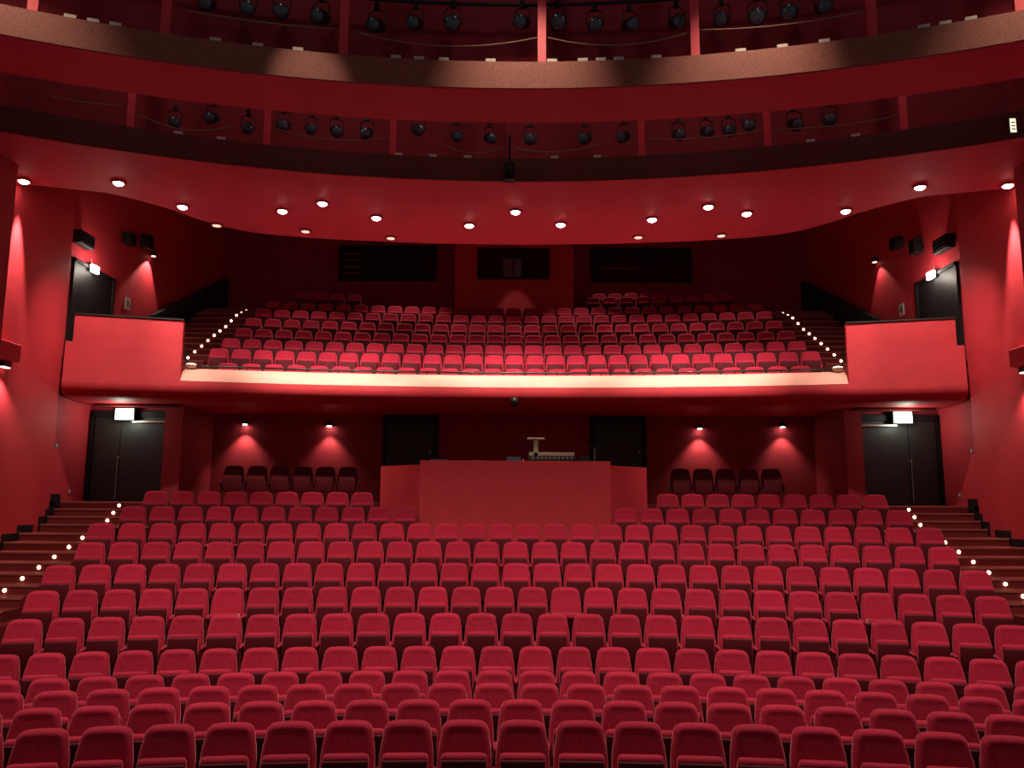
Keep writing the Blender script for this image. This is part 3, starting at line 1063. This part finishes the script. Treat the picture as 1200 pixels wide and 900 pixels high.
# ================================================================== STAGE SPOTLIGHTS, ROPES, TAGS
def fixture_proto():
    t = thing('stage_spotlight', None, None)
    MB().lathe([(.07, -.20), (.10, -.16), (.11, .05), (.12, .14), (.115, .16)], 14).build('body', M['dark_metal'], t, smooth=True, loc=(0, 0, 0), rot=(R(118), 0, 0))
    MB().lathe([(.02, .175), (.10, .165), (.105, .15)], 14).build('lens', M['lens'], t, smooth=True, rot=(R(118), 0, 0))
    MB().tube([(-.13, 0, 0), (-.13, 0, .2), (-.05, 0, .26), (.05, 0, .26), (.13, 0, .2), (.13, 0, 0)], .012, 6).build('yoke', M['dark_metal'], t)
    MB().box(-.03, .03, -.03, .03, .25, .38).build('clamp', M['black'], t)
    return t


FX = fixture_proto()
used = [False]


def fixture(p, yaw, label, sc, group):
    o = FX if not used[0] else copy_tree(FX)
    used[0] = True
    o.location = p
    o.rotation_euler = (0, 0, yaw)
    o.scale = (sc, sc, sc)
    return tag(o, label, 'spotlight', group)


L1 = [(243, 4), (290, 10), (330, 14), (376, 20), (441, 30), (487, 27), (531, 28), (612, 26), (653, 27), (697, 30), (738, 29), (793, 26), (846, 23), (888, 20), (926, 15), (965, 8)]
L2 = [(205, 143), (249, 138), (290, 150), (333, 147), (365, 151), (394, 154), (430, 156), (490, 152), (535, 160), (574, 162), (622, 163), (686, 162), (731, 160), (795, 158), (828, 154), (854, 153), (877, 147), (931, 146), (972, 140)]
for lst, c, rr, nm, grp, bz in ((L1, C1, R1 + .65, 'nearer', 'spotlights on the nearer bridge', 9.5), (L2, C2, R2 + .9, 'farther', 'spotlights on the farther bridge', 9.7)):
    pipe_z = []
    for k, (px, py) in enumerate(lst):
        ph = arc_phi(px, rr, 10.4, c)
        yy = ap(rr, ph, 0, c).y
        p = at(px, py, yy)
        lab = f'dark stage spotlight, {place(k, len(lst))} on the {nm} lighting bridge'
        fixture(p, -ph + random.uniform(-.4, .4), lab, random.uniform(.95, 1.15), grp)
        pipe_z.append(p.z)
    zmx = sum(pipe_z) / len(pipe_z) + .42
    a = math.asin(9.0 / rr)
    tag(MB().tube([ap(rr + .04, -a + 2 * a * i / 40, zmx, c) for i in range(41)], .03, 8).build('lighting_pipe', M['dark_metal'], smooth=True), f'long dark pipe carrying spotlights on the {nm} lighting bridge', 'pipe')

T1 = [(82, 15), (109, 20), (135, 24), (252, 44), (302, 52), (349, 57), (464, 66), (491, 68), (520, 69), (575, 71), (647, 71), (683, 71), (704, 70), (725, 69), (769, 67), (868, 60), (917, 54), (966, 49), (1083, 31), (1108, 26), (1138, 20)]
T2 = [(209, 161), (259, 165), (467, 186), (507, 187), (548, 188), (650, 189), (700, 188), (950, 172), (1003, 166)]
ME_TAG = MB().box(-.075, .075, -.012, .012, 0, .058).mesh('number_tag', M['white'])
for lst, c, rr, zz, nm, grp in ((T1, C1, R1 + .03, 9.53, 'nearer', 'tags on the nearer bridge'), (T2, C2, R2 + .03, 9.76, 'farther', 'tags on the farther bridge')):
    for k, (px, py) in enumerate(lst):
        ph = arc_phi(px, rr, zz, c)
        o = link('number_tag', ME_TAG, None, ap(rr, ph, zz, c), (0, 0, -ph))
        tag(o, f'small pale tag, {place(k, len(lst))} along the top of the {nm} brown fascia', 'tag', grp)

ROPES = [(C1, R1 + .3, 215, 12, 395, 34, 3, 'nearer'), (C1, R1 + .3, 412, 36, 630, 44, 14, 'nearer'), (C1, R1 + .3, 642, 44, 808, 38, 12, 'nearer'), (C1, R1 + .3, 822, 35, 1015, 13, 5, 'nearer'),
         (C2, R2 + .5, 58, 112, 142, 124, 2, 'farther'), (C2, R2 + .5, 160, 132, 270, 148, 12, 'farther'), (C2, R2 + .5, 326, 152, 455, 162, 7, 'farther'), (C2, R2 + .5, 516, 167, 592, 172, 10, 'farther'), (C2, R2 + .5, 604, 174, 704, 168, 7, 'farther'), (C2, R2 + .5, 758, 163, 896, 152, 4, 'farther'), (C2, R2 + .5, 908, 151, 1050, 136, 4, 'farther')]
cnt = {'nearer': sum(1 for r_ in ROPES if r_[7] == 'nearer'), 'farther': sum(1 for r_ in ROPES if r_[7] == 'farther')}
seen = {'nearer': 0, 'farther': 0}
for (c, rr, ax, ay, bx, by, sag, nm) in ROPES:
    pts = []
    for i in range(17):
        t = i / 16
        px, py = ax + (bx - ax) * t, ay + (by - ay) * t + sag * 4 * t * (1 - t)
        ph = arc_phi(px, rr, 10.0, c)
        pts.append(at(px, py, ap(rr, ph, 0, c).y))
    tag(MB().tube(pts, .012, 6).build('safety_rope', M['rope'], smooth=True), f'thin sagging safety rope, {place(seen[nm], cnt[nm])} along the {nm} lighting bridge', 'rope', f'ropes of the {nm} bridge')
    seen[nm] += 1

# unseen fill points added to brighten the bridge columns and interiors
for c, rr, zz in ((C1, R1 - .8, 12.2), (C2, R2 - 1.0, 12.2)):
    for xx in (-7, -3.5, 0, 3.5, 7):
        p = ap(rr, math.asin(xx / rr), zz, c)
        point('bridge_fill', p, 8 if c == C1 else 20, .1, (1.0, .85, .8))
